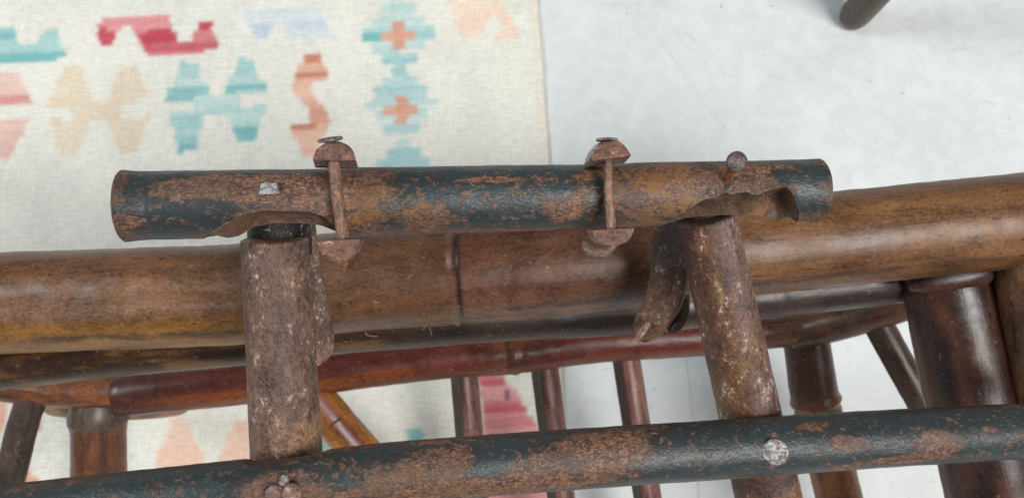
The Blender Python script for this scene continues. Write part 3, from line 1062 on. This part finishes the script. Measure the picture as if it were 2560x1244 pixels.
# dark tenons reaching up into the cuts of the top tube
pole('tenon', frame, M_RUST, [(700, 640, 78, .350), (700, 560, 78, .347), (702, 480, 74, .344)], lambda x, y, ph: lin((16, 10, 8)), n=24, seg=40, seed=32.0)
pole('tenon', frame, M_RUST, [(1770, 600, 70, .366), (1762, 540, 70, .363), (1758, 490, 66, .360)], lambda x, y, ph: lin((60, 36, 24)), n=24, seg=40, seed=33.0)


# ------------------------------------------------------------------ straps
def strip(name, parent, stations, thick, tintf, tilt=0.0, n=60, m=10, endround=.0):
    """flat bent strip; stations (px,py,depth,half width px)"""
    rows = spline(stations, n)
    pts = [P(r[0], r[1], r[2]) for r in rows]
    V, Fc, G, T = [], [], [], []
    s = 0
    for i in range(n):
        a = (pts[min(i + 1, n - 1)] - pts[max(i - 1, 0)]).normalized()
        if i:
            s += (pts[i] - pts[i - 1]).length
        nn = CAM - pts[i]
        nn = (nn - a * nn.dot(a)).normalized()
        d = a.cross(nn)
        ct, stt = math.cos(tilt), math.sin(tilt)
        wv, tv = d * ct + nn * stt, nn * ct - d * stt
        hw = float(rows[i][3] * rows[i][2] / FPX)
        te = (n - 1 - i) / (n * max(endround, 1e-6))
        if endround and te < 1:
            hw *= math.sqrt(max(0.02, 1 - (1 - te) ** 2))
        for j in range(2 * m):
            t = 2 * math.pi * j / (2 * m)
            cu, su = math.cos(t), math.sin(t)
            ex = math.copysign(abs(cu) ** .35, cu)
            ey = math.copysign(abs(su) ** .35, su)
            k = 1 + .02 * fbm(s * 60, cu, su)
            V.append(pts[i] + wv * hw * ex * k + tv * thick * .5 * ey * k)
            G.append((s, hw * ex, thick * ey))
            T.append((*tintf(rows[i][0], rows[i][1], ex), 1))
    q = 2 * m
    for i in range(n - 1):
        for j in range(q):
            k = (j + 1) % q
            Fc.append((i * q + j, i * q + k, (i + 1) * q + k, (i + 1) * q + j))
    Fc.append(tuple(range(q - 1, -1, -1)))
    Fc.append(tuple((n - 1) * q + j for j in range(q)))
    me = bpy.data.meshes.new(name)
    me.from_pydata(V, [], Fc)
    set_attr(me, 'grain', 'FLOAT_VECTOR', G)
    set_attr(me, 'tint', 'FLOAT_COLOR', T)
    return finish(name, me, M_RUST, parent, True, 50)


strip('strap', frame, [(752, 545, .350, 34), (756, 620, .362, 38), (766, 720, .375, 46), (782, 830, .388, 52), (790, 908, .394, 46)], .0055,
      lambda x, y, e: mixc(lin((96, 74, 60)), lin((150, 112, 88)), sst(840, 890, y) * .7 + (1 - sst(600, 680, y)) * .5), tilt=.35, endround=.12)
rst = strip('strap', frame, [(1690, 530, .362, 46), (1678, 610, .374, 46), (1672, 690, .384, 47), (1656, 755, .390, 47), (1624, 808, .395, 40), (1594, 846, .398, 24)], .0058,
            lambda x, y, e: mixc(lin((78, 54, 40)), lin((128, 94, 68)), sst(660, 760, y) * .8 + .3 * fbm(y * .02, e)), tilt=-.25, endround=.06)
strip('strap_prong', rst, [(1694, 740, .392, 30), (1692, 785, .396, 29), (1676, 828, .398, 20)], .0052, lambda x, y, e: lin((122, 90, 66)), n=24, endround=.2)
strip('wedge', rst, [(1622, 806, .388, 7), (1604, 830, .388, 9), (1584, 856, .389, 8)], .004, lambda x, y, e: lin((140, 108, 86)), n=16)
strip('wedge', rst, [(1694, 792, .391, 7), (1688, 812, .391, 10), (1680, 832, .391, 4)], .004, lambda x, y, e: lin((60, 42, 32)), n=16)

# ------------------------------------------------------------------ clamps
AX = (P(2000, 476, .344) - P(340, 514, .317)).normalized()


def block(name, parent, cx, cy, d, hw, hh, side, thick, roll=0.0, trunc=0.0, skew=0.0, seed=0, dx=0.0, dy=0.0):
    """half-round block; flat side toward the tube, front face toward the lens. sizes in px at depth d"""
    o = P(cx, cy, d)
    n = -VD
    xr = (AX - n * AX.dot(n)).normalized()
    xr = (Matrix.Rotation(roll, 3, n) @ xr).normalized()
    yr = n.cross(xr) * side
    k = d / FPX
    bm = bmesh.new()
    prof = []
    m = 14
    for j in range(m + 1):
        t = math.pi * j / m
        x, y = math.cos(t), math.sin(t)
        if trunc and y > 1 - trunc:
            y = 1 - trunc + .15 * (y - 1 + trunc)
        wob = 1 + .05 * fbm(j * .6 + seed, seed * 3.1)
        prof.append((x * hw * wob + skew * y, y * hh * wob))
    f0 = [bm.verts.new(o + xr * x * k + yr * y * k) for x, y in prof]
    f1 = [bm.verts.new(o + xr * (x * 1.06 + dx) * k + yr * (y * 1.03 - dy) * k - n * thick) for x, y in prof]
    fi = [bm.verts.new(o + xr * x * k * .84 + yr * (.12 * hh + (y - .12 * hh) * .82) * k + n * .0003) for x, y in prof]
    bm.faces.new(fi)
    bm.faces.new(f1[::-1])
    for j in range(len(prof)):
        q = (j + 1) % len(prof)
        bm.faces.new((f0[j], f0[q], fi[q], fi[j]))
    for j in range(len(prof)):
        q = (j + 1) % len(prof)
        bm.faces.new((f0[j], f1[j], f1[q], f0[q]))
    es = [e for e in bm.edges if (e.verts[0] in f0 and e.verts[1] in f0)] + [e for e in bm.edges if {e.verts[0], e.verts[1]} in ({f0[0], f1[0]}, {f0[-1], f1[-1]})]
    bmesh.ops.bevel(bm, geom=es, offset=.0006, segments=2, affect='EDGES', profile=.6)
    return from_bm(name, bm, M_RUST, parent, lin((118, 80, 62)), sharp=28)


def disc(name, parent, mat, px, py, d, rpx, thick, axis, dome=0.0, tintc=None, jag=0.0, seed=0):
    o = P(px, py, d)
    if isinstance(axis, tuple):                      # (toward the lens, up, right)
        axis = (CAM - o).normalized() * axis[0] + UP * axis[1] + RT * axis[2]
    ax = axis.normalized()
    u = ax.orthogonal().normalized()
    v = ax.cross(u)
    r = rpx * d / FPX
    V, Fc = [], []
    seg = 36
    prof = [(0.82, -.5), (1, -.32), (1.0, .25), (.9, .5), (.55, .5 + dome * .7), (0.25, .5 + dome * .95)]
    for (q, z) in prof:
        for j in range(seg):
            a = 2 * math.pi * j / seg
            k = 1 + jag * fbm(math.cos(a) * 1.8 + seed, math.sin(a) * 1.8, seed)
            V.append(o + (u * math.cos(a) + v * math.sin(a)) * r * q * k + ax * thick * z)
    for i in range(len(prof) - 1):
        for j in range(seg):
            k = (j + 1) % seg
            Fc.append((i * seg + j, i * seg + k, (i + 1) * seg + k, (i + 1) * seg + j))
    Fc.append(tuple(range(seg - 1, -1, -1)))
    Fc.append(tuple((len(prof) - 1) * seg + j for j in range(seg)))
    me = bpy.data.meshes.new(name)
    me.from_pydata(V, [], Fc)
    if tintc:
        set_attr(me, 'grain', 'FLOAT_VECTOR', [p[:] for p in V])
        set_attr(me, 'tint', 'FLOAT_COLOR', [(*tintc, 1)] * len(V))
    return finish(name, me, mat, parent, True, 40)


rod_t = lambda x, y, ph: mixc(lin((116, 84, 70)), lin((140, 102, 78)), .5 + fbm(y * .03, ph * .03))
WN = -VD
rod1 = pole('clamp_rod', frame, M_RUST, [(831, 378, 15, .3055), (843, 480, 15.5, .3055), (853, 560, 16, .3055), (860, 625, 16, .3055)], rod_t, n=50, seg=24,
            rough=.00018, seed=40.0)
block('clamp_block', rod1, 836, 401, .3005, 54, 49, 1, .018, roll=-.05, seed=1, dx=-20, dy=8)
block('clamp_block', rod1, 846, 599, .3005, 55, 54, -1, .018, roll=.03, seed=2, dx=-14, dy=5)
disc('washer', rod1, M_RUST, 826, 349, .3040, 32, .0015, UP * 1.0 + WN * .20 - RT * .14, dome=.2, tintc=lin((88, 70, 64)), jag=.05)
strip('rod_tip', rod1, [(862, 632, .310, 15), (858, 650, .308, 14), (850, 668, .306, 15)], .003, lambda x, y, e: lin((136, 96, 72)), n=14)
rod2 = pole('clamp_rod', frame, M_RUST, [(1517, 375, 12, .317), (1521, 450, 12, .317), (1526, 530, 12.5, .317), (1531, 600, 12.5, .317)], rod_t, n=50, seg=24,
            rough=.00015, seed=41.0)
block('clamp_block', rod2, 1530, 396, .312, 50, 50, 1, .018, dx=-4, dy=6, roll=.11, trunc=.14, skew=-8, seed=3)
block('clamp_block', rod2, 1532, 572, .312, 53, 42, -1, .012, roll=.02, seed=4)
disc('washer', rod2, M_RUST, 1518, 350, .3155, 28, .0012, UP * 1.0 + WN * .03, dome=.1, tintc=lin((84, 68, 62)), jag=.03)
pole('rear_hook', rod2, M_RUST, [(1462, 596, 9, .338), (1466, 618, 12, .338), (1486, 633, 13, .337), (1510, 632, 13, .336), (1528, 618, 11, .336), (1545, 596, 10, .336)],
     lambda x, y, ph: lin((108, 82, 68)), n=40, seg=20, rough=.0002, seed=42.0, bevel=.0006)

# ------------------------------------------------------------------ nails and rivets
nail = pole('nail', top_tube, M_RUST, [(1798, 470, 12, .3365), (1806, 458, 12, .3325), (1823, 431, 11.5, .3235), (1840, 406, 11, .3150)],
            lambda x, y, ph: lin((126, 78, 34)), n=30, seg=20, seed=50.0, bevel=.0003,
            rmod=lambda x, y, ph: 1 + .05 * math.sin(y * .9))
nax = P(1840, 405, .3140) - P(1806, 458, .3325)
disc('nail_head', nail, M_STEEL, 1842, 404, .3140, 26, .0030, nax * .6 + (CAM - P(1840, 405, .314)).normalized() * nax.length * .5, dome=.35, jag=.04, seed=3)
disc('nail_hole_rim', top_tube, M_RUST, 1809, 457, .3284, 23, .0009, (1, .25, 0), tintc=lin((66, 38, 20)), jag=.1, seed=5)
disc('small_nail', top_tube, M_STEEL, 1779, 481, .3266, 10, .0012, (1, 0, 0), dome=.3, jag=.06, seed=6)


def flat_patch(name, parent, poly, d, thick, mat):
    bm = bmesh.new()
    a = [bm.verts.new(P(x, y, d)) for x, y in poly]
    n = (CAM - P(*poly[0], d)).normalized()
    b = [bm.verts.new(v.co - n * thick) for v in a]
    bm.faces.new(a)
    bm.faces.new(b[::-1])
    for j in range(len(a)):
        q = (j + 1) % len(a)
        bm.faces.new((a[j], b[j], b[q], a[q]))
    bmesh.ops.bevel(bm, geom=[e for e in bm.edges if e.verts[0] in a and e.verts[1] in a], offset=.0004, segments=2, affect='EDGES')
    return from_bm(name, bm, mat, parent)


flat_patch('flattened_nail', top_tube, [(652, 459), (668, 455), (692, 458), (697, 470), (700, 486), (676, 484), (660, 488), (646, 484), (650, 470)], .3082, .0035, M_SCRAPE)
disc('rivet', lower_tube, M_RIVET, 1938, 1129, .3410, 32, .0022, (1, -.2, 0), dome=.10, jag=.025, seed=8)
nl = disc('nail_head', lower_tube, M_RUST, 688, 1232, .3165, 24, .0040, (1, -.1, 0), dome=.35, tintc=lin((132, 100, 88)), jag=.1, seed=9)
disc('nail_head', lower_tube, M_RUST, 728, 1230, .3165, 24, .0045, (1, -.1, .1), dome=.35, tintc=lin((138, 106, 94)), jag=.1, seed=10)
disc('metal_burr', lower_tube, M_RIVET, 711, 1201, .3185, 14, .0025, (1, .1, 0), dome=.4, jag=.3, seed=11)
